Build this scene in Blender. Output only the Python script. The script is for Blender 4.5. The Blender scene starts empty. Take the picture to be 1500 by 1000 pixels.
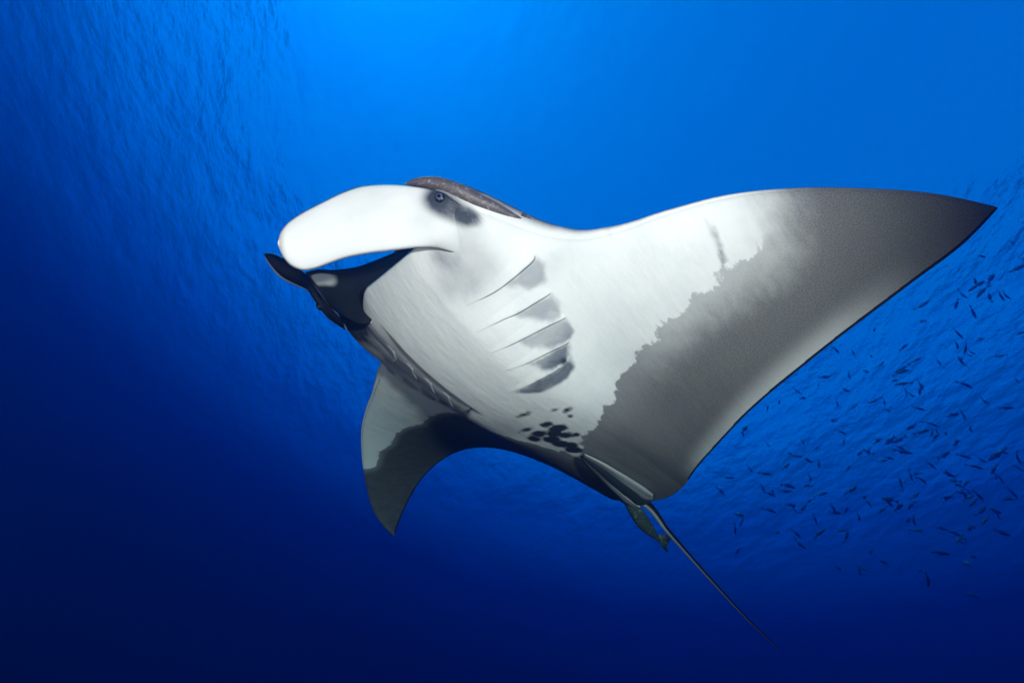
import bpy, bmesh, math, random
import numpy as np
from mathutils import Matrix, Vector

random.seed(7)
rng = np.random.default_rng(7)
scene = bpy.context.scene
C = scene.collection

# ------------------------------------------------------------------ camera
U = 2.4                                   # metres per half wing span
FPX = 708.3                               # focal length in photo pixels (1500 wide)
up_c = np.array([math.cos(math.radians(55)) * math.sin(math.radians(21)),
                 math.cos(math.radians(55)) * math.cos(math.radians(21)),
                 -math.sin(math.radians(55))])
fw_c = np.array([0, 0, -1.0])
y_c = fw_c - up_c * (fw_c @ up_c); y_c /= np.linalg.norm(y_c)
x_c = np.cross(y_c, up_c)
RC = np.stack([x_c, y_c, up_c])           # camera axes -> world axes
cam_d = bpy.data.cameras.new('camera')
cam = bpy.data.objects.new('camera', cam_d); C.objects.link(cam)
cam_d.sensor_width = 36.0; cam_d.lens = 17.0
cam_d.dof.use_dof = True; cam_d.dof.focus_distance = 2.5; cam_d.dof.aperture_fstop = 2.0
cam_d.clip_start = 0.05; cam_d.clip_end = 500
cam.matrix_world = Matrix(RC.tolist()).to_4x4()
scene.camera = cam
scene.view_settings.view_transform = 'Standard'
scene.view_settings.look = 'None'
scene.view_settings.exposure = 0.0
scene.view_settings.gamma = 1.0
scene.cycles.use_denoising = True
scene.cycles.max_bounces = 8
scene.cycles.volume_bounces = 1

def cdir(px, py):                         # direction of a line of sight, world axes
    v = np.array([px - 750.0, 500.0 - py, -FPX]); v = RC @ (v / np.linalg.norm(v)); return v

# ------------------------------------------------------------------ world: light field of the open water
sun_dir = cdir(540, -260)
world = bpy.data.worlds.new('World'); scene.world = world; world.use_nodes = True
nt = world.node_tree; nt.nodes.clear()
def N(nt, t, **kw):
    n = nt.nodes.new(t)
    for k, v in kw.items():
        setattr(n, k, v)
    return n
tc = N(nt, 'ShaderNodeTexCoord')
nrm = N(nt, 'ShaderNodeVectorMath', operation='NORMALIZE')
nt.links.new(tc.outputs['Generated'], nrm.inputs[0])
sep = N(nt, 'ShaderNodeSeparateXYZ'); nt.links.new(nrm.outputs[0], sep.inputs[0])
acz = N(nt, 'ShaderNodeMath', operation='ARCCOSINE'); nt.links.new(sep.outputs['Z'], acz.inputs[0])
mz = N(nt, 'ShaderNodeMath', operation='DIVIDE'); nt.links.new(acz.outputs[0], mz.inputs[0]); mz.inputs[1].default_value = math.pi
WORLD_RAMP = [(0, (0.0, .185, .66)), (22, (0.0, .190, .68)), (36, (0.0, .205, .74)), (46, (0.0, .190, .78)), (54, (0, .088, .53)),
              (62, (0, .013, .17)), (72, (0, .0010, .022)), (90, (0, .0003, .006)), (130, (0, .0002, .004)), (180, (0, .0001, .003))]
ramp = N(nt, 'ShaderNodeValToRGB'); nt.links.new(mz.outputs[0], ramp.inputs[0])
ramp.color_ramp.interpolation = 'EASE'
el = ramp.color_ramp.elements
el[0].position = 0; el[1].position = 1
for a, c in WORLD_RAMP[1:-1]:
    e = el.new(a / 180); e.color = (*c, 1)
el[0].color = (*WORLD_RAMP[0][1], 1); el[-1].color = (*WORLD_RAMP[-1][1], 1)
dt = N(nt, 'ShaderNodeVectorMath', operation='DOT_PRODUCT'); nt.links.new(nrm.outputs[0], dt.inputs[0])
dt.inputs[1].default_value = tuple(sun_dir)
acs = N(nt, 'ShaderNodeMath', operation='ARCCOSINE'); nt.links.new(dt.outputs['Value'], acs.inputs[0])
sq = N(nt, 'ShaderNodeMath', operation='DIVIDE'); nt.links.new(acs.outputs[0], sq.inputs[0]); sq.inputs[1].default_value = .42
pw = N(nt, 'ShaderNodeMath', operation='POWER'); nt.links.new(sq.outputs[0], pw.inputs[0]); pw.inputs[1].default_value = 2
ng = N(nt, 'ShaderNodeMath', operation='MULTIPLY'); nt.links.new(pw.outputs[0], ng.inputs[0]); ng.inputs[1].default_value = -1
ex = N(nt, 'ShaderNodeMath', operation='EXPONENT'); nt.links.new(ng.outputs[0], ex.inputs[0])
lob = N(nt, 'ShaderNodeMix', data_type='RGBA', blend_type='ADD'); lob.clamp_result = False
nt.links.new(ex.outputs[0], lob.inputs['Factor']); nt.links.new(ramp.outputs[0], lob.inputs['A'])
lob.inputs['B'].default_value = (0.0, .20, .30, 1)
bg = N(nt, 'ShaderNodeBackground'); bg.inputs['Strength'].default_value = 1.0
nt.links.new(lob.outputs['Result'], bg.inputs['Color'])
wo = N(nt, 'ShaderNodeOutputWorld'); nt.links.new(bg.outputs[0], wo.inputs['Surface'])

# sun above the surface, blue-green after some metres of water
sd_ = bpy.data.lights.new('sun', 'SUN'); sd_.energy = 2.0; sd_.angle = math.radians(3); sd_.color = (.35, .8, 1.0)
sun = bpy.data.objects.new('sun', sd_); C.objects.link(sun); sun.location = (0, 0, 30)
sun.rotation_euler = Vector(sun_dir.tolist()).to_track_quat('Z', 'Y').to_euler()

# the photographer's strobe lamps on their arms, which light the belly
def strobe(loc_c, aim_c, energy, cone):
    l = bpy.data.lights.new('strobe', 'SPOT'); l.energy = energy; l.spot_size = math.radians(cone); l.spot_blend = 1.0
    l.shadow_soft_size = .12; l.color = (1.0, .70, .675)
    o = bpy.data.objects.new('strobe', l); C.objects.link(o)
    a = RC @ np.array(loc_c); b = RC @ np.array(aim_c)
    o.location = a; o.rotation_euler = Vector((a - b).tolist()).to_track_quat('Z', 'Y').to_euler()
    return o
strobe((1.0, .60, .50), (-.35, .15, -2.4), 640, 105)
strobe((-1.05, -.15, .25), (-.35, -.05, -2.4), 110, 100)

# ------------------------------------------------------------------ helpers
def mesh_obj(name, verts, faces, mat=None, parent=None, smooth=True):
    me = bpy.data.meshes.new(name)
    me.from_pydata([tuple(v) for v in verts], [], [tuple(int(i) for i in f) for f in faces]); me.update()
    if smooth:
        me.shade_smooth()
    o = bpy.data.objects.new(name, me); C.objects.link(o)
    if mat: me.materials.append(mat)
    if parent: o.parent = parent
    return o
def tag(o, label=None, cat=None, group=None, kind=None):
    if label: o['label'] = label
    if cat: o['category'] = cat
    if group: o['group'] = group
    if kind: o['kind'] = kind
    return o
def fattr(me, name, arr):
    a = me.attributes.new(name, 'FLOAT', 'POINT'); a.data.foreach_set('value', np.ascontiguousarray(arr, dtype=np.float32))
def vattr(me, name, arr):
    a = me.attributes.new(name, 'FLOAT_VECTOR', 'POINT'); a.data.foreach_set('vector', np.ascontiguousarray(arr, dtype=np.float32).ravel())
def material(name):
    m = bpy.data.materials.new(name); m.use_nodes = True
    n = m.node_tree; b = n.nodes['Principled BSDF']
    return m, n, b
def smst(e0, e1, x):
    t = np.clip((x - e0) / (e1 - e0), 0, 1); return t * t * (3 - 2 * t)
def hermite(k, v, s):
    k = np.asarray(k, float); v = np.asarray(v, float)
    m = np.gradient(v, k); i = np.clip(np.searchsorted(k, s) - 1, 0, len(k) - 2)
    h = k[i + 1] - k[i]; t = (s - k[i]) / h
    return (2*t**3-3*t**2+1)*v[i]+(t**3-2*t**2+t)*h*m[i]+(-2*t**3+3*t**2)*v[i+1]+(t**3-t**2)*h*m[i+1]
def poly_sd(P, poly):
    """signed distance of points to a closed outline, positive inside"""
    poly = np.asarray(poly, float); best = np.full(len(P), 1e9); ins = np.zeros(len(P), bool)
    for i in range(len(poly)):
        a = poly[i]; b = poly[(i + 1) % len(poly)]; ab = b - a
        t = np.clip(((P - a) @ ab) / (ab @ ab + 1e-12), 0, 1)
        d = np.linalg.norm(P - (a + t[:, None] * ab), axis=1); best = np.minimum(best, d)
        c = (a[1] > P[:, 1]) != (b[1] > P[:, 1])
        with np.errstate(divide='ignore', invalid='ignore'):
            xi = a[0] + (P[:, 1] - a[1]) * (b[0] - a[0]) / (b[1] - a[1])
        ins ^= c & (P[:, 0] < xi)
    return np.where(ins, best, -best)

# ------------------------------------------------------------------ manta ray: pose and planform
def rodrigues(r):
    a = np.linalg.norm(r); k = r / a
    K = np.array([[0, -k[2], k[1]], [k[2], 0, -k[0]], [-k[1], k[0], 0]])
    return np.eye(3) + math.sin(a) * K + (1 - math.cos(a)) * K @ K
RM = rodrigues(np.array([-0.80090, 2.37657, 0.85667]))      # ray axes (right, forward, back up) in camera axes
TM = np.array([-0.25985, 0.18651, -1.05501])
def at(px, py, d):                        # a point of the ray, half-span units, own axes
    return RM.T @ (np.array([(px - 750) / FPX * d, (500 - py) / FPX * d, -d]) - TM)
SK = [-.15, -.1, 0, .1, .15, .19, .22, .25, .29, .34, .4, .5, .6, .7, .8, .92, 1.0]
LE = [0, .0, 0.0, .0, .0, .008, .012, -.045, -.136, -.198, -.228, -.255, -.288, -.338, -.398, -.476, -.53798]
SKT = [-.2, -.1, 0, .1, .2, .3, .4, .6, .8, .92, 1.0]
TE = [-.921, -1.02, -1.06, -1.02, -0.921, -.84, -0.76598, -0.66335, -0.5966, -0.56663, -0.53798]
FLEX = {-1: (0.60631, -0.02671, 0.05682), 1: (1.33584, -2.33169, -0.94156)}
TWIST = {-1: (0.36359, 0.10430, -0.15391), 1: (-0.79370, -0.01540, -0.17441)}
SF = np.linspace(0, 1, 401)
BEND = {}
for sg in (-1, 1):
    u = np.clip((SF - .12) / .88, 0, 1); f = FLEX[sg]
    phi = f[0]*u + f[1]*u**2 + f[2]*u**3
    x = np.concatenate([[0], np.cumsum(np.cos(phi[:-1])) * (SF[1] - SF[0])])
    z = np.concatenate([[0], np.cumsum(np.sin(phi[:-1])) * (SF[1] - SF[0])])
    BEND[sg] = (phi, x, z)
# belly and back of the trunk along y
VY = [-1.06, -1.0, -.85, -.7, -.5, -.3, -.15, -.05, .02, .1]
VV = [.000, .010, .028, .050, .085, .110, .110, .095, .080, .06]
DV = [.000, .012, .030, .055, .09, .10, .075, .04, .02, .01]
def place(s, y, off):
    """surface point for span s (left < 0), fore-aft y, height off the mid surface"""
    s = np.asarray(s, float); a = np.abs(s); left = s < 0
    phi = np.where(left, np.interp(a, SF, BEND[-1][0]), np.interp(a, SF, BEND[1][0]))
    x = np.where(left, np.interp(a, SF, BEND[-1][1]), np.interp(a, SF, BEND[1][1]))
    z = np.where(left, np.interp(a, SF, BEND[-1][2]), np.interp(a, SF, BEND[1][2]))
    sg = np.where(left, -1.0, 1.0); u = np.clip((a - .12) / .88, 0, 1)
    t0 = np.where(left, TWIST[-1][0], TWIST[1][0]); t1 = np.where(left, TWIST[-1][1], TWIST[1][1]); t2 = np.where(left, TWIST[-1][2], TWIST[1][2])
    tw = t0 * u + t1 * u * u
    return np.stack([sg * x - sg * np.sin(phi) * off, y + t2 * u * u, z + tw * (y + .5) + np.cos(phi) * off], -1)
def head_a(s):                            # the head is turned a little: its right half is seen narrower
    a = np.abs(s); return np.where(np.asarray(s) > 0, a + .035 * smst(.06, .16, a) * smst(.42, .26, a), a)
def chord(a, s=None):
    if s is None: s = -np.abs(a)
    return hermite(SK, LE, head_a(s)) - np.where(np.asarray(s) > 0, .045 * smst(.03, .13, s) * smst(.34, .24, s), 0), np.where(a > .9999, hermite(SK, LE, a), hermite(SKT, TE, a))
def wing_prof(c):
    return np.where(c < .3, np.sqrt(np.clip(1 - (1 - c / .3) ** 2, 0, 1)), .5 + .5 * np.cos(np.pi * np.clip((c - .3) / .7, 0, 1)))
def trunk_side(a, y):
    return (1 - .16 * np.minimum(a / .2, 1.4) ** 2) / (1 + (a / (.215 + .03 * smst(-.25, -.05, y))) ** 6)
def belly(s, y):
    """depth of the underside below the mid surface"""
    a = np.abs(s); le, te = chord(a, s); c = np.clip((le - y) / np.maximum(le - te, 1e-4), 0, 1)
    w = .004 + (.034 * (1 - a) ** .8 + .002) * wing_prof(c)
    fold = .007 * smst(.050, .062, s) * smst(.20, .14, s) * smst(-.40, -.36, y) * smst(-.06, -.14, y)      # gill fold
    return w + hermite(VY, VV, np.clip(y, -1.06, .1)) * trunk_side(head_a(s), y) - fold
def back(s, y):
    a = np.abs(s); le, te = chord(a, s); c = np.clip((le - y) / np.maximum(le - te, 1e-4), 0, 1)
    w = .003 + (.036 * (1 - a) ** .8 + .002) * wing_prof(c) * (1 - .7 * smst(-.16, 0, y) * smst(.36, .26, a))
    return w + hermite(VY, DV, np.clip(y, -1.06, .1)) / (1 + (a / .26) ** 5)

NS, NV, NF, ND = 561, 210, 26, 70
sv = np.linspace(-1, 1, NS)
sv = np.sign(sv) * np.abs(sv) ** 1.0
cv = (1 - np.cos(np.linspace(0, np.pi, NV))) / 2 * .6 + np.linspace(0, 1, NV) * .4
cd = (1 - np.cos(np.linspace(0, np.pi, ND))) / 2
A = np.abs(sv)[:, None]; le, te = chord(np.abs(sv), sv); le = le[:, None]; te = te[:, None]
SV = np.repeat(sv[:, None], NV, 1); SDd = np.repeat(sv[:, None], ND, 1); SFf = np.repeat(sv[:, None], NF, 1)
yv = te + (le - te) * cv[None, :]                       # rear -> front, underside
zv = -belly(SV, yv)
yd = le + (te - le) * cd[None, :]                       # front -> rear, back
zd = back(SDd, yd)
th = np.linspace(-np.pi / 2, np.pi / 2, NF + 2)[1:-1][None, :]
zl = zv[:, -1:]; zu = zd[:, :1]
mouth = np.clip(1 - (head_a(sv)[:, None] / .17) ** 6, 0, 1) ** .5
yf = le + np.cos(th) * ((1 - mouth) * (zu - zl) * .5 - mouth * .16)
zf = zl + (zu - zl) * (np.sin(th) + 1) / 2
PV = place(SV, yv, zv); PF = place(SFf, yf, zf); PD = place(SDd, yd, zd)
G = np.concatenate([PV, PF, PD], 1); NK = G.shape[1]
plan = np.concatenate([np.stack([SV, yv], -1), np.stack([SFf, yf], -1), np.stack([SDd, yd], -1)], 1).reshape(-1, 2)
side = np.concatenate([np.zeros((NS, NV)), np.repeat(np.linspace(0, 1, NF)[None], NS, 0), np.ones((NS, ND))], 1).ravel()
I = np.arange(NS * NK).reshape(NS, NK); In = np.roll(I, -1, 1)
quads = np.stack([I[:-1].ravel(), I[1:].ravel(), In[1:].ravel(), In[:-1].ravel()], 1)
V = [G.reshape(-1, 3)]; FQ = [quads]

def loft(upper, lower, thick, camber, n=40, m=14, blend=None):
    """closed thin fin between two edge curves; returns verts, quads, (i, j, face side)"""
    def rs(P, n):
        P = np.asarray(P, float)
        for _ in range(3):                      # round off the corners of the traced edge
            P = np.concatenate([P[:1], (P[:-1] * .75 + P[1:] * .25), (P[:-1] * .25 + P[1:] * .75), P[-1:]]) if False else P
        d = np.concatenate([[0], np.cumsum(np.linalg.norm(np.diff(P, axis=0), axis=1))])
        k = d / d[-1]; t = np.linspace(0, 1, n)
        return np.stack([hermite(k, P[:, i], t) for i in range(3)], 1)
    A_ = rs(upper, n); B_ = rs(lower, n)
    mid = (A_ + B_) / 2; al = np.gradient(mid, axis=0); ac = A_ - B_
    nn = np.cross(ac, al); nn /= np.linalg.norm(nn, axis=1)[:, None] + 1e-9
    if (RM @ nn[n // 2])[2] < 0: nn = -nn       # towards the camera side
    t = np.linspace(0, 1, m); tt = np.concatenate([t, t[-2:0:-1]]); sgn = np.concatenate([np.ones(m), -np.ones(m - 2)])
    prof = np.sqrt(np.clip(1 - (2 * tt - 1) ** 2, 0, 1))
    w = np.linalg.norm(ac, axis=1)
    thk = np.minimum(thick, w * .35); bl = 1.0 if blend is None else smst(blend[0], blend[1], np.linspace(0, 1, n))
    thk = thk * bl
    P = A_[:, None] + (B_ - A_)[:, None] * tt[None, :, None]
    cam_ = camber * w * bl
    P = P + nn[:, None] * ((1 - (2 * tt - 1) ** 2)[None, :, None] * cam_[:, None, None] + (sgn * prof)[None, :, None] * thk[:, None, None] * .5)
    K = len(tt); J = np.arange(n * K).reshape(n, K); Jn = np.roll(J, -1, 1)
    q = np.stack([J[:-1].ravel(), J[1:].ravel(), Jn[1:].ravel(), Jn[:-1].ravel()], 1)
    caps = [list(J[0][::-1]), list(J[-1])]
    return P.reshape(-1, 3), q, caps, np.repeat(sgn[None], n, 0).ravel(), np.repeat(np.linspace(0, 1, n)[:, None], K, 1).ravel(), np.repeat(tt[None], n, 0).ravel()

tail_px = [(938, 730, 1.45), (952, 742, 1.46), (975, 773, 1.48), (1000, 802, 1.51), (1050, 858, 1.57), (1100, 911, 1.63), (1141, 950, 1.68)]
def tube(P, R, m=10, n=80):
    P = np.asarray(P, float); d = np.concatenate([[0], np.cumsum(np.linalg.norm(np.diff(P, axis=0), axis=1))]); k = d / d[-1]
    t = np.linspace(0, 1, n); Q = np.stack([hermite(k, P[:, i], t) for i in range(3)], 1); r = np.interp(t, k, R) if np.ndim(R[0]) == 0 else None
    T = np.gradient(Q, axis=0); T /= np.linalg.norm(T, axis=1)[:, None]
    a = np.cross(T, np.array([0, 0, 1.0])); a /= np.linalg.norm(a, axis=1)[:, None]; b = np.cross(a, T)
    an = np.linspace(0, 2 * np.pi, m, endpoint=False)
    W = Q[:, None] + r[:, None, None] * (np.cos(an)[None, :, None] * a[:, None] + np.sin(an)[None, :, None] * b[:, None])
    J = np.arange(n * m).reshape(n, m); Jn = np.roll(J, -1, 1)
    return W.reshape(-1, 3), np.stack([J[:-1].ravel(), J[1:].ravel(), Jn[1:].ravel(), Jn[:-1].ravel()], 1), np.repeat(np.sin(an)[None], n, 0).ravel(), [list(J[0][::-1]), list(J[-1])]
near_up = [(735, 338, .93), (705, 321, .914), (675, 300, .903), (650, 283, .897), (630, 277, .893), (600, 272, .885), (560, 270, .87), (527, 273, .86), (503, 281, .85), (470, 297, .835), (437, 315, .82), (420, 328, .812), (411, 340, .807), (407, 354, .803)]
near_lo = [(735, 398, .94), (705, 390, .925), (680, 377, .914), (655, 368, .905), (640, 364, .897), (617, 363, .888), (577, 367, .87), (537, 372, .86), (503, 379, .85), (480, 387, .84), (460, 394, .83), (443, 396, .82), (426, 389, .812), (414, 375, .806), (407, 358, .803)]
cup_up = [(600, 362, 1.03), (575, 371, 1.045), (550, 381, 1.06), (525, 390, 1.075), (490, 395, 1.085), (462, 395, 1.09), (447, 399, 1.09)]
cup_lo = [(540, 476, 1.045), (526, 476, 1.05), (514, 471, 1.06), (503, 464, 1.07), (496, 459, 1.08), (490, 455, 1.09), (486, 452, 1.10)]
far_up = [(500, 466, 1.15), (487, 452, 1.14), (470, 431, 1.13), (449, 402, 1.105), (430, 387, 1.09), (412, 376, 1.08), (397, 371, 1.07), (388, 371, 1.065)]
far_lo = [(508, 484, 1.17), (480, 465, 1.155), (463, 444, 1.14), (451, 426, 1.13), (437, 420, 1.11), (411, 407, 1.09), (397, 392, 1.075), (387, 374, 1.066)]
pel_l_up = [(856, 664, 1.25), (880, 675, 1.29), (905, 689, 1.335), (930, 704, 1.38), (948, 716, 1.41), (956, 723, 1.425)]
pel_l_lo = [(850, 668, 1.25), (872, 687, 1.295), (897, 710, 1.355), (920, 729, 1.405), (938, 740, 1.43), (951, 736, 1.43)]
pel_r_up = [(850, 664, 1.25), (872, 683, 1.30), (890, 699, 1.34), (907, 716, 1.38), (925, 731, 1.415), (938, 741, 1.435)]
pel_r_lo = [(850, 670, 1.26), (865, 690, 1.32), (880, 705, 1.37), (898, 722, 1.41), (914, 736, 1.44), (926, 740, 1.445)]
E3 = lambda L: [at(*q) for q in L]

# gill slit curves in plan coordinates of the left side (mirrored on the right)
GILL = [[(-.272, -.165), (-.257, -.168), (-.207, -.161), (-.175, -.150), (-.143, -.138)],
        [(-.253, -.244), (-.200, -.225), (-.171, -.209), (-.125, -.193)],
        [(-.245, -.306), (-.196, -.281), (-.157, -.263), (-.114, -.248)],
        [(-.220, -.353), (-.175, -.329), (-.107, -.302)],
        [(-.181, -.382), (-.136, -.369), (-.068, -.360)]]
# plan outline of the dark wing margin, left side
MARGIN = [(.05, -.74), (-.011, -.681), (-.046, -.632), (-.086, -.604), (-.125, -.593), (-.150, -.566), (-.179, -.552), (-.204, -.545), (-.221, -.514),
          (-.250, -.499), (-.286, -.496), (-.311, -.471), (-.346, -.464), (-.368, -.436), (-.400, -.438), (-.429, -.430), (-.461, -.415), (-.500, -.416),
          (-.525, -.391), (-.546, -.398), (-.571, -.401), (-.592, -.397), (-.612, -.360), (-.628, -.325), (-.640, -.290), (-.650, -.20), (-1.2, -.2), (-1.2, -1.3), (.05, -1.3)]
MARGIN_R = [(.0, -.72), (.06, -.56), (.13, -.455), (.22, -.418), (.30, -.405), (.38, -.408), (.44, -.418), (.50, -.392), (.56, -.385), (.62, -.40), (.67, -.385), (.74, -.40), (.80, -.30), (1.2, -.3), (1.2, -1.3), (0, -1.3)]
STREAK = [(-.543, -.285), (-.557, -.316), (-.541, -.385), (-.525, -.392), (-.538, -.345)]
GPATCH = [[(-.207, -.163), (-.257, -.170), (-.275, -.163), (-.279, -.19), (-.262, -.222), (-.235, -.215), (-.220, -.185)],
          [(-.188, -.222), (-.253, -.246), (-.254, -.272), (-.243, -.300), (-.225, -.295), (-.205, -.262)],
          [(-.165, -.268), (-.200, -.284), (-.245, -.308), (-.240, -.345), (-.22, -.350), (-.190, -.333), (-.172, -.30)],
          [(-.150, -.322), (-.175, -.331), (-.220, -.355), (-.205, -.380), (-.178, -.378), (-.160, -.365)],
          [(-.068, -.362), (-.136, -.371), (-.181, -.384), (-.205, -.382), (-.200, -.408), (-.176, -.420), (-.140, -.415), (-.110, -.395)]]
SPOTS = [(-.036, -.443, .030, .010), (-.104, -.473, .010, .007), (-.121, -.493, .011, .008), (-.111, -.516, .008, .006), (-.050, -.508, .018, .014),
         (-.054, -.540, .025, .020), (-.046, -.576, .020, .016), (-.064, -.591, .013, .011), (.011, -.500, .022, .010), (.000, -.533, .028, .018),
         (-.004, -.574, .026, .022), (-.004, -.610, .024, .022), (-.007, -.655, .024, .024), (-.030, -.555, .022, .02), (-.193, -.378, .006, .006), (.03, -.55, .02, .02), (-.02, -.63, .02, .02)]
# -- end of ray geometry

# ------------------------------------------------------------------ skin material and its pigment fields, some shade painted in
def nmath(nt, op, a, b=None, c=None, clamp=False):
    n = nt.nodes.new('ShaderNodeMath'); n.operation = op; n.use_clamp = clamp
    for i, v in enumerate((a, b, c)):
        if v is None: continue
        if isinstance(v, (int, float)): n.inputs[i].default_value = v
        else: nt.links.new(v, n.inputs[i])
    return n.outputs[0]
def nramp(nt, v, e0, e1, o0=0.0, o1=1.0):
    n = nt.nodes.new('ShaderNodeMapRange'); n.interpolation_type = 'SMOOTHSTEP'
    nt.links.new(v, n.inputs[0])
    for i, q in enumerate((e0, e1, o0, o1)): n.inputs[i + 1].default_value = q
    return n.outputs[0]
def nattr(nt, name, out='Fac'):
    n = nt.nodes.new('ShaderNodeAttribute'); n.attribute_name = name; return n.outputs[out]
def nnoise(nt, vec, scale, detail=4, rough=.55):
    n = nt.nodes.new('ShaderNodeTexNoise'); n.inputs['Scale'].default_value = scale; n.inputs['Detail'].default_value = detail; n.inputs['Roughness'].default_value = rough
    if vec is not None: nt.links.new(vec, n.inputs['Vector'])
    return n.outputs[0]
def nmix(nt, f, a, b):
    n = nt.nodes.new('ShaderNodeMix'); n.data_type = 'RGBA'
    if isinstance(f, (int, float)): n.inputs['Factor'].default_value = f
    else: nt.links.new(f, n.inputs['Factor'])
    for k, v in (('A', a), ('B', b)):
        if isinstance(v, tuple): n.inputs[k].default_value = (*v, 1)
        else: nt.links.new(v, n.inputs[k])
    return n.outputs['Result']
def nbump(nt, b, h, strength, dist):
    n = nt.nodes.new('ShaderNodeBump'); n.inputs['Strength'].default_value = strength; n.inputs['Distance'].default_value = dist
    nt.links.new(h, n.inputs['Height']); nt.links.new(n.outputs[0], b.inputs['Normal'])

skin, n, b = material('manta_skin')
pl = nattr(n, 'plan', 'Vector')
mp = n.nodes.new('ShaderNodeMapping'); mp.inputs['Scale'].default_value = (1.0, .45, 1); n.links.new(pl, mp.inputs[0]); plm = mp.outputs[0]
rag = nmath(n, 'SUBTRACT', nnoise(n, plm, 16, 6, .62), .5)
fine = nnoise(n, pl, 140, 3, .7)
blot = nnoise(n, pl, 5, 4, .6)
soft = nattr(n, 'soft')
marg = nmath(n, 'ADD', nattr(n, 'margin'), nmath(n, 'MULTIPLY', rag, .20))
hard = nramp(n, marg, -.004, .016)
dif = nramp(n, marg, -.10, .26)
edge_m = nmath(n, 'ADD', nmath(n, 'MULTIPLY', hard, nmath(n, 'SUBTRACT', 1.0, soft)), nmath(n, 'MULTIPLY', dif, soft))
deep = nramp(n, marg, .0, .30, .50, 1.0)
dk = nattr(n, 'densedge')
deep = nmath(n, 'ADD', nmath(n, 'MULTIPLY', deep, nmath(n, 'SUBTRACT', 1.0, dk)), nmath(n, 'MULTIPLY', dk, .97))
deep = nmath(n, 'ADD', nmath(n, 'MULTIPLY', deep, nmath(n, 'SUBTRACT', 1.0, soft)), soft)
m1 = nmath(n, 'MULTIPLY', edge_m, deep)
trl = nattr(n, 'trail')
m1 = nmath(n, 'MULTIPLY', m1, nmath(n, 'SUBTRACT', 1.0, trl))
m1 = nmath(n, 'MULTIPLY', m1, nmath(n, 'ADD', .86, nmath(n, 'MULTIPLY', nmath(n, 'SUBTRACT', fine, .5), .55)), clamp=True)
spn = nmath(n, 'ADD', nattr(n, 'spot'), nmath(n, 'MULTIPLY', rag, .07))
m2 = nramp(n, spn, -.010, .016)
gpn = nmath(n, 'ADD', nattr(n, 'gill'), nmath(n, 'MULTIPLY', rag, .06))
m3 = nmath(n, 'MULTIPLY', nramp(n, gpn, -.012, .02), nmath(n, 'MULTIPLY', nattr(n, 'gillamt'), nmath(n, 'ADD', .45, nmath(n, 'MULTIPLY', blot, .9))), clamp=True)
shd = nmath(n, 'MULTIPLY', nattr(n, 'shade'), nmath(n, 'ADD', .55, nmath(n, 'MULTIPLY', nnoise(n, plm, 22, 5, .65), .9)), clamp=True)
mps = n.nodes.new('ShaderNodeMapping'); mps.inputs['Scale'].default_value = (16, 3.5, 1); mps.inputs['Rotation'].default_value = (0, 0, .25); n.links.new(pl, mps.inputs[0])
strk = nnoise(n, mps.outputs[0], 1.0, 5, .65)
col = nmix(n, nramp(n, blot, .3, .75), (.80, .795, .775), (.73, .735, .725))
col = nmix(n, nramp(n, strk, .50, .80, 0, .32), col, (.52, .54, .55))
col = nmix(n, shd, col, (.032, .040, .052))
col = nmix(n, m3, col, (.09, .105, .125))
col = nmix(n, m1, col, (.080, .076, .072))
col = nmix(n, m2, col, (.028, .032, .038))
drs = nramp(n, nmath(n, 'ADD', nattr(n, 'dorsal'), nmath(n, 'MULTIPLY', rag, .3)), .2, .8)
col = nmix(n, drs, col, (.012, .014, .017))
n.links.new(col, b.inputs['Base Color'])
b.inputs['Roughness'].default_value = .55; b.inputs['Specular IOR Level'].default_value = .25
mpb = n.nodes.new('ShaderNodeMapping'); mpb.inputs['Scale'].default_value = (9, 1.6, 1); n.links.new(pl, mpb.inputs[0])
wr = nnoise(n, mpb.outputs[0], 1.0, 3, .55)
nbump(n, b, nmath(n, 'ADD', nmath(n, 'ADD', nmath(n, 'MULTIPLY', fine, .3), nmath(n, 'MULTIPLY', nnoise(n, plm, 30, 4), .7)), nmath(n, 'MULTIPLY', wr, 1.5)), .28, .012)

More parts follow.
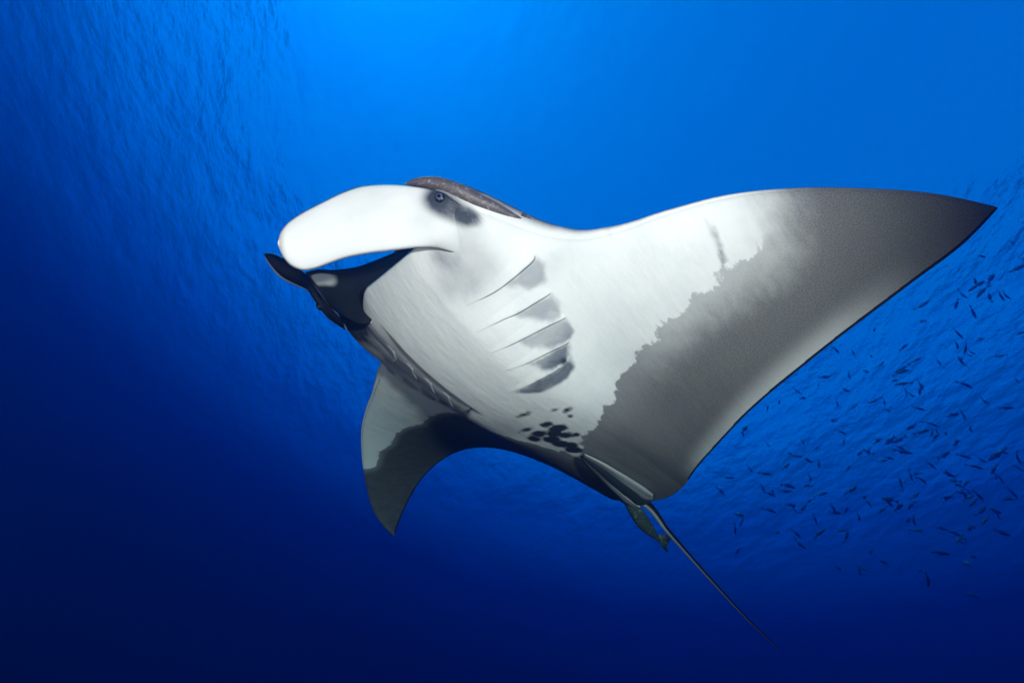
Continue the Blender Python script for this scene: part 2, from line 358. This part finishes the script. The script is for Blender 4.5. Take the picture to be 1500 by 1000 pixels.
EYE_SMUDGE = [(643, 290, .872, .028, 1.0), (652, 300, .876, .026, .93), (666, 308, .884, .024, .9), (682, 316, .888, .022, .9), (694, 321, .892, .015, .8), (632, 296, .872, .02, .5),
              (640, 372, .885, .022, .55), (660, 385, .89, .03, .42), (690, 350, .89, .035, .28), (620, 330, .87, .03, .10), (705, 395, .90, .045, .36), (655, 420, .905, .035, .30), (690, 425, .905, .03, .25)]
def pigment_shade(me, P2, dorsal, extra=None, P3=None):
    """P2: plan coordinates (span, fore-aft); writes the pigment fields, far-wing and gill-fold shade painted in, as attributes"""
    P2 = np.asarray(P2); a = np.abs(P2[:, 0])
    L_, T_ = chord(np.clip(a, 0, 1))
    m = np.maximum(poly_sd(P2, MARGIN), poly_sd(P2, MARGIN_R))
    vattr(me, 'plan', np.c_[P2 * U, np.zeros(len(P2))])
    m = np.where(P2[:, 0] > .05, np.maximum(m, m * 2.5), m)  # right margin deepens faster, part of the painted far-wing darkening
    fattr(me, 'margin', m * U); fattr(me, 'densedge', smst(-.42, -.20, P2[:, 0]) * .85)
    farwing_shade = .9 * smst(.0, .08, m) * smst(.02, .10, P2[:, 0])  # darkens the far wing's colour to stand for strobe falloff
    so = smst(-.50, -.62, P2[:, 0]) * smst(-.43, -.36, P2[:, 1]) + smst(-.60, -.72, P2[:, 0]) * smst(-.45, -.38, P2[:, 1])
    fattr(me, 'soft', np.clip(so, 0, 1))
    tr = smst(.085, .0, P2[:, 1] - T_) ** 1.5 * .72 * smst(-.14, -.26, P2[:, 0]) * smst(-.86, -.60, P2[:, 0])
    fattr(me, 'trail', tr)
    sp = np.full(len(P2), -1.0)
    for x, y, rx, ry in SPOTS:
        sp = np.maximum(sp, (1 - np.sqrt(((P2[:, 0] - x) / rx) ** 2 + ((P2[:, 1] - y) / ry) ** 2)) * min(rx, ry))
    fattr(me, 'spot', sp * U)
    gp = np.full(len(P2), -1.0)
    for k, g in enumerate(GPATCH):
        g = np.array(g); gp = np.maximum(gp, poly_sd(P2, g)); gp = np.maximum(gp, poly_sd(P2, g * [-1, 1]))
    gp = np.maximum(gp, poly_sd(P2, STREAK) - .002)
    fattr(me, 'gill', gp * U)
    fattr(me, 'gillamt', .55 + .45 * smst(-.30, -.38, P2[:, 1]))
    def blob(x, y, rx, ry): return np.exp(-((P2[:, 0] - x) / rx) ** 2 - ((P2[:, 1] - y) / ry) ** 2)
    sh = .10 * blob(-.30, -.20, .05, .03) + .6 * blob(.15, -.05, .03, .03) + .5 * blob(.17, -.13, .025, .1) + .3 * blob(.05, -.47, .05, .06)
    if P3 is not None:
        k = np.zeros(len(P2))
        for x, y, d, r, v in [(q[0], q[1], q[2] + .015, q[3], q[4]) for q in EYE_SMUDGE]:
            k = 1 - (1 - k) * (1 - v * np.exp(-(np.linalg.norm(P3 - at(x, y, d), axis=1) / r) ** (4 if v > .6 else 2)))
        sh = np.maximum(sh, k)
    sh = np.maximum(sh, farwing_shade) + .42 * smst(.05, .065, P2[:, 0]) * smst(.19, .13, P2[:, 0]) * smst(-.42, -.36, P2[:, 1]) * smst(-.05, -.14, P2[:, 1])  # last term paints the shadow of the right gill fold
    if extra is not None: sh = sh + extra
    fattr(me, 'shade', np.clip(sh, 0, 2))
    fattr(me, 'dorsal', dorsal)

# ------------------------------------------------------------------ the ray itself
verts = [G.reshape(-1, 3)]; faces = [quads]; ngons = []; plans = [plan]; dors = []
inside = np.clip(mouth, 0, 1)
dd = side.reshape(NS, NK).copy()
dd[:, NV:NV + NF] = np.where(mouth > .02, 1.0, np.linspace(.05, 1.0, NF)[None, :])
dd[:, NV - 1] = np.maximum(dd[:, NV - 1], 0)
dd[:, :NV] = np.where((yv - te < .006) & (np.abs(sv)[:, None] > .16), 1.0, dd[:, :NV])       # thin black rear rim
dd[:, NV:NV + NF] = np.where((sv[:, None] > .10) & (sv[:, None] < .21), 1.0, dd[:, NV:NV + NF])
dd[:, :NV] = np.maximum(dd[:, :NV], .9 * smst(.032, .012, le - yv) * smst(.085, .11, sv)[:, None] * smst(.22, .19, sv)[:, None])
dors.append(dd.ravel())
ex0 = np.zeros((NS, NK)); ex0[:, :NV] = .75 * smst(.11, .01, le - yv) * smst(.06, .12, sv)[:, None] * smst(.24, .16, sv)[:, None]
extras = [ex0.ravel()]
def add_part(P, Q, caps, pl2, ds, ex=0.0):
    base = sum(len(v) for v in verts)
    verts.append(P); faces.append(Q + base); ngons.extend([[i + base for i in c] for c in caps]); plans.append(pl2); dors.append(ds); extras.append(np.zeros(len(P)) + ex)
P, Q, caps, sgn, ti, tj = loft(E3(near_up), E3(near_lo), .019, .025, 90, 24, (.0, .45))
add_part(P, Q, caps, np.stack([-.8 + 0 * ti, .25 + .0 * ti], 1) * 0 + np.stack([-.30 + .04 * tj, .12 + .25 * ti], 1), np.where(sgn > 0, 0.0, 1.0) * (tj > .02))
P, Q, caps, sgn, ti, tj = loft(E3(cup_up), E3(cup_lo), .012, -.05, 50, 24)
wp = smst(.62, .84, ti) * smst(1.0, .95, ti) * smst(.05, .16, tj) * smst(.52, .22, tj)
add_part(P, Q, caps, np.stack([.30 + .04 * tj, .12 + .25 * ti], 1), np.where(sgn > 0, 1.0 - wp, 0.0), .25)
P, Q, caps, sgn, ti, tj = loft(E3(far_up), E3(far_lo), .014, .05, 60, 20)
add_part(P, Q, caps, np.stack([.30 + .04 * tj, .12 + .25 * ti], 1), np.where(sgn > 0, smst(.95, .82, tj) * smst(.0, .06, tj + .02) + 0 * ti, 0.0))
for a_, b_ in ((pel_l_up, pel_l_lo), (pel_r_up, pel_r_lo)):
    P, Q, caps, sgn, ti, tj = loft(E3(a_), E3(b_), .012, .08, 50, 18)
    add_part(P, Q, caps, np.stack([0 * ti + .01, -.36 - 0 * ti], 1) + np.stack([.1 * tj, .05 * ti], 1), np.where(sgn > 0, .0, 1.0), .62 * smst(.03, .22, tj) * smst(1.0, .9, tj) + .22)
P, Q, sn, caps = tube(E3(tail_px), [.016, .012, .0085, .007, .0052, .004, .002], 12, 120)
add_part(P, Q, caps, np.stack([0 * sn, -.1 + 0 * sn], 1), np.where(sn > -.75, 1.0, .45))
AV = np.concatenate(verts) * U; AF = np.concatenate(faces); AP = np.concatenate(plans)
ray = mesh_obj('manta_ray', AV, list(AF) + ngons, skin)
pigment_shade(ray.data, AP, np.concatenate(dors), np.concatenate(extras), AV / U)
ray.matrix_world = Matrix((RC @ RM).tolist()).to_4x4(); ray.location = RC @ TM * U
tag(ray, 'giant manta ray with white belly, grey wing margins and paddle-shaped head fins', 'manta ray')

# gill flaps: low wedges whose raised rear edge is the slit
def gill_flap(curve, mirror):
    c = np.array(curve); k = np.linspace(0, 1, len(c)); t = np.linspace(0, 1, 40)
    X = hermite(k, c[:, 0], t); Y = hermite(k, c[:, 1], t)
    tp = np.clip((t + .01) / .10, 0, 1) ** .5 * np.clip((1.0 - t) / .75, 0, 1) ** .6
    if mirror: tp = np.clip((t + .02) / .10, 0, 1) ** .5 * np.clip((1.03 - t) / .15, 0, 1) ** .5
    rows = [(.055, -.006), (.035, -.001), (.018, .0016), (.006, .0032), (.001, .0042), (-.0012, .0036), (-.0016, .0010), (-.0045, .0005), (-.0052, -.004)]
    P = []; PL = []
    for dy, h in rows:
        y = Y + dy * (.35 + .65 * tp); x = .030 - .43 * X if mirror else X
        hh = h * tp * (.7 if mirror else 1) - .0007 * (1 - tp) if h > 0 else h - .004 * (1 - tp)
        P.append(place(x, y, -(belly(x, y) + hh))); PL.append(np.stack([x, y], 1))
    P = np.stack(P, 0); m, q = P.shape[:2]; J = np.arange(m * q).reshape(m, q)
    f = np.stack([J[:-1, :-1].ravel(), J[1:, :-1].ravel(), J[1:, 1:].ravel(), J[:-1, 1:].ravel()], 1)
    if not mirror: f = f[:, ::-1]
    o = mesh_obj('gill_flap', P.reshape(-1, 3) * U, f, skin, ray)
    pigment_shade(o.data, np.stack(PL).reshape(-1, 2), np.repeat((np.arange(m) >= m - 3) * .48, q), None, P.reshape(-1, 3))  # rear rows painted dark as the shadow under the flap
for g in GILL:
    for mir in (False, True): gill_flap(g, mir)

# eyes
em, n, b = material('ray_eye')
tcn = n.nodes.new('ShaderNodeTexCoord'); ln = n.nodes.new('ShaderNodeVectorMath'); ln.operation = 'LENGTH'
mpp = n.nodes.new('ShaderNodeMapping'); mpp.inputs['Scale'].default_value = (1, 1, 0); n.links.new(tcn.outputs['Object'], mpp.inputs[0]); n.links.new(mpp.outputs[0], ln.inputs[0])
ring = nmath(n, 'MULTIPLY', nramp(n, ln.outputs['Value'], .007, .010), nramp(n, ln.outputs['Value'], .017, .0135))
n.links.new(nmix(n, ring, (.006, .007, .010), (.10, .12, .17)), b.inputs['Base Color'])
b.inputs['Roughness'].default_value = .35
def eye(pos, out):
    bm = bmesh.new(); bmesh.ops.create_uvsphere(bm, u_segments=32, v_segments=20, radius=1)
    for v in bm.verts: v.co = Vector((v.co.x * .024, v.co.y * .024, v.co.z * .012))
    m_ = bpy.data.meshes.new('eye'); bm.to_mesh(m_); bm.free(); m_.shade_smooth(); m_.materials.append(em)
    o = bpy.data.objects.new('eye', m_); C.objects.link(o); o.parent = ray
    o.location = np.array(pos) * U; o.rotation_euler = Vector(out).to_track_quat('Z', 'Y').to_euler()
    tow = Vector((0, 0, 1)); return o
nr = at(644, 289, .889)
eye(nr, (RM.T @ np.array([-.15, .25, .95])))
eye(at(467, 449, 1.135), RM.T @ np.array([-.85, -.45, .2]))

# ------------------------------------------------------------------ remoras
def remora_mat(name, base, speck, amt):
    m, n, b = material(name)
    t = n.nodes.new('ShaderNodeTexCoord').outputs['Object']
    sp = nramp(n, nnoise(n, t, 50, 4, .8), .53, .66)
    pat = nramp(n, nnoise(n, t, 9, 3, .6), .25, .55)
    c = nmix(n, nmath(n, 'MULTIPLY', sp, nmath(n, 'MULTIPLY', pat, amt)), base, speck)
    n.links.new(c, b.inputs['Base Color']); b.inputs['Roughness'].default_value = .5
    nbump(n, b, sp, .2, .004)
    return m
def fish_body(P, H, W, upv, m=20, n=60):
    """sections along a centre line; H, W half height and half width; upv the direction of the back"""
    P = np.asarray(P, float); d = np.concatenate([[0], np.cumsum(np.linalg.norm(np.diff(P, axis=0), axis=1))]); k = d / d[-1]
    t = np.linspace(0, 1, n); Q = np.stack([hermite(k, P[:, i], t) for i in range(3)], 1)
    h = np.maximum(hermite(k, H, t), 1e-4); w = np.maximum(hermite(k, W, t), 1e-4)
    T = np.gradient(Q, axis=0); T /= np.linalg.norm(T, axis=1)[:, None]
    b_ = upv - T * (T @ upv)[:, None]; b_ /= np.linalg.norm(b_, axis=1)[:, None]; a_ = np.cross(T, b_)
    an = np.linspace(0, 2 * np.pi, m, endpoint=False)
    W3 = Q[:, None] + (w[:, None] * np.cos(an))[..., None] * a_[:, None] + (h[:, None] * np.sin(an))[..., None] * b_[:, None]
    J = np.arange(n * m).reshape(n, m); Jn = np.roll(J, -1, 1)
    f = [list(q) for q in np.stack([J[:-1].ravel(), J[1:].ravel(), Jn[1:].ravel(), Jn[:-1].ravel()], 1)] + [list(J[0][::-1]), list(J[-1])]
    return W3.reshape(-1, 3), f, Q, T, a_, b_
def fin_verts(outline, nrm, th):
    """thin solid fin from an outline in space"""
    O = np.asarray(outline, float); k = len(O); nrm = nrm / np.linalg.norm(nrm)
    V_ = np.concatenate([O + nrm * th, O - nrm * th]); f = [list(range(k)), list(range(2 * k - 1, k - 1, -1))]
    f += [[i, i + k, (i + 1) % k + k, (i + 1) % k] for i in range(k)]
    return V_, f
def fish_obj(name, parts, mat):
    vs = []; fs = []; o = 0
    for v, f in parts:
        vs.append(v); fs += [[int(i) + o for i in q] for q in f]; o += len(v)
    ob = mesh_obj(name, np.concatenate(vs) * U, fs, mat)
    ob.matrix_world = Matrix((RC @ RM).tolist()).to_4x4(); ob.location = RC @ TM * U
    return ob
upd = RM.T @ np.array([.30, .80, -.50])
tocam = RM.T @ np.array([0, 0, 1.0])
cl = E3([(594, 270, .905), (612, 268, .905), (640, 272, .91), (668, 283, .915), (698, 297, .925), (728, 309, .935), (752, 319, .945), (768, 326, .952), (780, 332, .958)])
px_ = .92 / FPX
bv, bf, Q_, T_, a_, b_ = fish_body(cl, np.array([1.5, 6, 10.5, 12.5, 12.5, 10, 6.5, 4, 2]) * px_, np.array([3, 8, 14, 16, 15, 12, 7, 4, 1.5]) * px_, upd)
tl = fin_verts(E3([(760, 321, .949), (766, 311, .949), (778, 320, .955), (785, 335, .962), (776, 334, .957)]), tocam, .0012)
df = fin_verts([Q_[30] + b_[30] * 10 * px_, Q_[33] + b_[33] * 14.5 * px_, Q_[42] + b_[42] * 11.5 * px_, Q_[50] + b_[50] * 6.5 * px_, Q_[50] + b_[50] * 2 * px_, Q_[40] + b_[40] * 5 * px_], a_[40], .001)
pf = fin_verts(E3([(660, 291, .892), (676, 297, .888), (694, 306, .888), (704, 311, .892), (690, 303, .898), (672, 290, .897)]), tocam, .0012)
rem = fish_obj('remora', [(bv, bf), tl, df], remora_mat('remora_brown', (.095, .078, .078), (.42, .34, .30), 1.0))
tag(rem, 'brown speckled remora clinging to the top of the manta\'s head', 'remora')
cl = E3([(914, 720, 1.44), (922, 732, 1.445), (931, 748, 1.45), (941, 763, 1.455), (952, 776, 1.46), (962, 787, 1.465), (968, 793, 1.47)])
px_ = 1.45 / FPX
bv, bf, Q_, T_, a_, b_ = fish_body(cl, np.array([4, 9, 10, 10.5, 8, 3.6, 2.4]) * px_, np.array([4, 8, 9, 8, 6, 2.5, 1]) * px_, RM.T @ np.array([-.8, -.5, .2]))
tl = fin_verts(E3([(961, 785, 1.465), (969, 781, 1.47), (978, 784, 1.475), (983, 789, 1.48), (978, 795, 1.478), (977, 801, 1.478), (979, 808, 1.48), (974, 806, 1.475), (967, 798, 1.47), (963, 790, 1.466)]), tocam, .0012)
df = fin_verts(E3([(938, 768, 1.455), (943, 779, 1.458), (953, 781, 1.46), (952, 774, 1.46)]), tocam, .0012)
rem2 = fish_obj('remora', [(bv, bf), tl, df], remora_mat('remora_olive', (.035, .06, .055), (.20, .26, .20), 1.0))
tag(rem2, 'olive mottled remora hanging under the manta\'s pelvic fins beside its tail', 'remora')

# ------------------------------------------------------------------ sea surface overhead
SURF = 18.0
wm = bpy.data.materials.new('sea_surface'); wm.use_nodes = True; n = wm.node_tree; n.nodes.clear()
out = n.nodes.new('ShaderNodeOutputMaterial'); rf = n.nodes.new('ShaderNodeBsdfRefraction'); rf.inputs['IOR'].default_value = 1.12; rf.inputs['Roughness'].default_value = 0.0
rf.inputs['Color'].default_value = (1, 1, 1, 1)
tr = n.nodes.new('ShaderNodeBsdfTransparent'); mx = n.nodes.new('ShaderNodeMixShader'); mx.inputs[0].default_value = .62
n.links.new(tr.outputs[0], mx.inputs[1]); n.links.new(rf.outputs[0], mx.inputs[2]); n.links.new(mx.outputs[0], out.inputs['Surface'])
g = n.nodes.new('ShaderNodeTexCoord').outputs['Object']
mp = n.nodes.new('ShaderNodeMapping'); mp.inputs['Rotation'].default_value = (0, 0, .5); mp.inputs['Scale'].default_value = (1, .55, 1); n.links.new(g, mp.inputs[0])
h1 = nnoise(n, mp.outputs[0], .55, 3, .5); h2 = nnoise(n, mp.outputs[0], 1.9, 4, .6)
hh = nmath(n, 'ADD', h1, nmath(n, 'MULTIPLY', h2, .55))
bp = n.nodes.new('ShaderNodeBump'); bp.inputs['Strength'].default_value = 1.0; bp.inputs['Distance'].default_value = .8
n.links.new(hh, bp.inputs['Height']); n.links.new(bp.outputs[0], rf.inputs['Normal'])
gx = np.linspace(-80, 80, 161); X, Y = np.meshgrid(gx, gx, indexing='ij')
Z = SURF + .10 * np.sin(X * .9 + .4 * Y) + .08 * np.sin(.5 * X - 1.1 * Y + 1) + .05 * np.sin(1.9 * X + 1.3 * Y + 2)
J = np.arange(161 * 161).reshape(161, 161)
surf = mesh_obj('sea_surface', np.stack([X, Y, Z], -1).reshape(-1, 3), np.stack([J[:-1, :-1].ravel(), J[1:, :-1].ravel(), J[1:, 1:].ravel(), J[:-1, 1:].ravel()], 1), wm)
tag(surf, 'rippled underside of the sea surface', kind='structure')

# ------------------------------------------------------------------ school of small fish
fm, n, b = material('school_fish'); b.inputs['Base Color'].default_value = (.07, .085, .09, 1); b.inputs['Roughness'].default_value = .5
def school_fish_mesh(bend):
    xs = np.array([.5, .42, .3, .12, -.08, -.25, -.36, -.42]); hs = np.array([.01, .06, .115, .145, .12, .065, .032, .03]); ws = hs * .5
    m = 8; an = np.linspace(0, 2 * np.pi, m, endpoint=False)
    P = np.stack([np.stack([np.full(m, x), w * np.cos(an) + bend * (x - .1) ** 2, h * np.sin(an)], 1) for x, h, w in zip(xs, hs, ws)])
    k = len(xs); J = np.arange(k * m).reshape(k, m); Jn = np.roll(J, -1, 1)
    f = [list(q) for q in np.stack([J[:-1].ravel(), J[1:].ravel(), Jn[1:].ravel(), Jn[:-1].ravel()], 1)] + [list(J[0][::-1]), list(J[-1])]
    vs = [P.reshape(-1, 3)]; o = k * m
    yb = lambda x: bend * (x - .1) ** 2
    for O in ([(-.38, .02), (-.46, .08), (-.62, .17), (-.54, .0), (-.62, -.17), (-.46, -.08), (-.38, -.02)],
              [(.22, .11), (.10, .20), (-.10, .165), (-.27, .10), (-.27, .05), (.0, .10)], [(-.02, -.12), (-.12, -.19), (-.26, -.09), (-.26, -.04)]):
        O3 = np.array([(x, yb(x), z) for x, z in O]); v, ff = fin_verts(O3, np.array([0, 1.0, 0]), .008)
        vs.append(v); f += [[i + o for i in q] for q in ff]; o += len(v)
    me = bpy.data.meshes.new('fish'); me.from_pydata([tuple(v) for v in np.concatenate(vs)], [], f); me.update(); me.shade_smooth(); me.materials.append(fm)
    return me
fms = [school_fish_mesh(q) for q in (-.35, 0, .3)]
def add_fish(px, py, dist, ln, yaw, pitch):
    o = bpy.data.objects.new('fish', random.choice(fms)); C.objects.link(o)
    o.location = cdir(px, py) * dist; o.scale = (ln, ln, ln); o.rotation_euler = (random.uniform(-.3, .3), pitch, yaw)
    tag(o, 'small dark fish in the hazy school beyond the manta\'s tail', 'fish', 'school of small dark fish')
clusters = [(1400, 690, 55, 75, 52), (1300, 650, 95, 80, 48), (1180, 690, 80, 70, 30), (1450, 460, 40, 80, 24), (1280, 540, 60, 40, 16), (1230, 770, 110, 40, 18), (1100, 740, 40, 50, 8)]
for cx, cy, sx, sy, k in clusters:
    i = 0
    while i < k:
        x = random.gauss(cx, sx); y = random.gauss(cy, sy)
        te_y = np.interp(x, [956, 1030, 1110, 1247, 1327, 1427, 1459], [722, 669, 592, 480, 420, 342, 306])
        if not (1000 < x < 1515 and y < 880 and y > te_y + 14): continue
        i += 1
        dm = .86 * SURF / cdir(x, y)[2]; ds = min(random.uniform(13.5, 24.0), dm)
        add_fish(x, y, ds, ds * random.uniform(.0125, .0235), random.gauss(.4, 1.3), random.gauss(0, .45))

# ------------------------------------------------------------------ water body
hz = bpy.data.materials.new('haze'); hz.use_nodes = True; n = hz.node_tree; n.nodes.clear()
out = n.nodes.new('ShaderNodeOutputMaterial'); vo = n.nodes.new('ShaderNodeVolumePrincipled'); n.links.new(vo.outputs[0], out.inputs['Volume'])
vo.inputs['Anisotropy'].default_value = .86; vo.inputs['Color'].default_value = (.002, .065, .255, 1); vo.inputs['Absorption Color'].default_value = (0, .643, .935, 1); vo.inputs['Density'].default_value = .11
bm = bmesh.new(); bmesh.ops.create_cube(bm, size=1)
for v in bm.verts: v.co = Vector((v.co.x * 164, v.co.y * 164, (-14 if v.co.z < 0 else SURF + 1)))
m_ = bpy.data.meshes.new('haze'); bm.to_mesh(m_); bm.free(); m_.materials.append(hz)
hazeo = bpy.data.objects.new('haze', m_); C.objects.link(hazeo); tag(hazeo, kind='stuff')
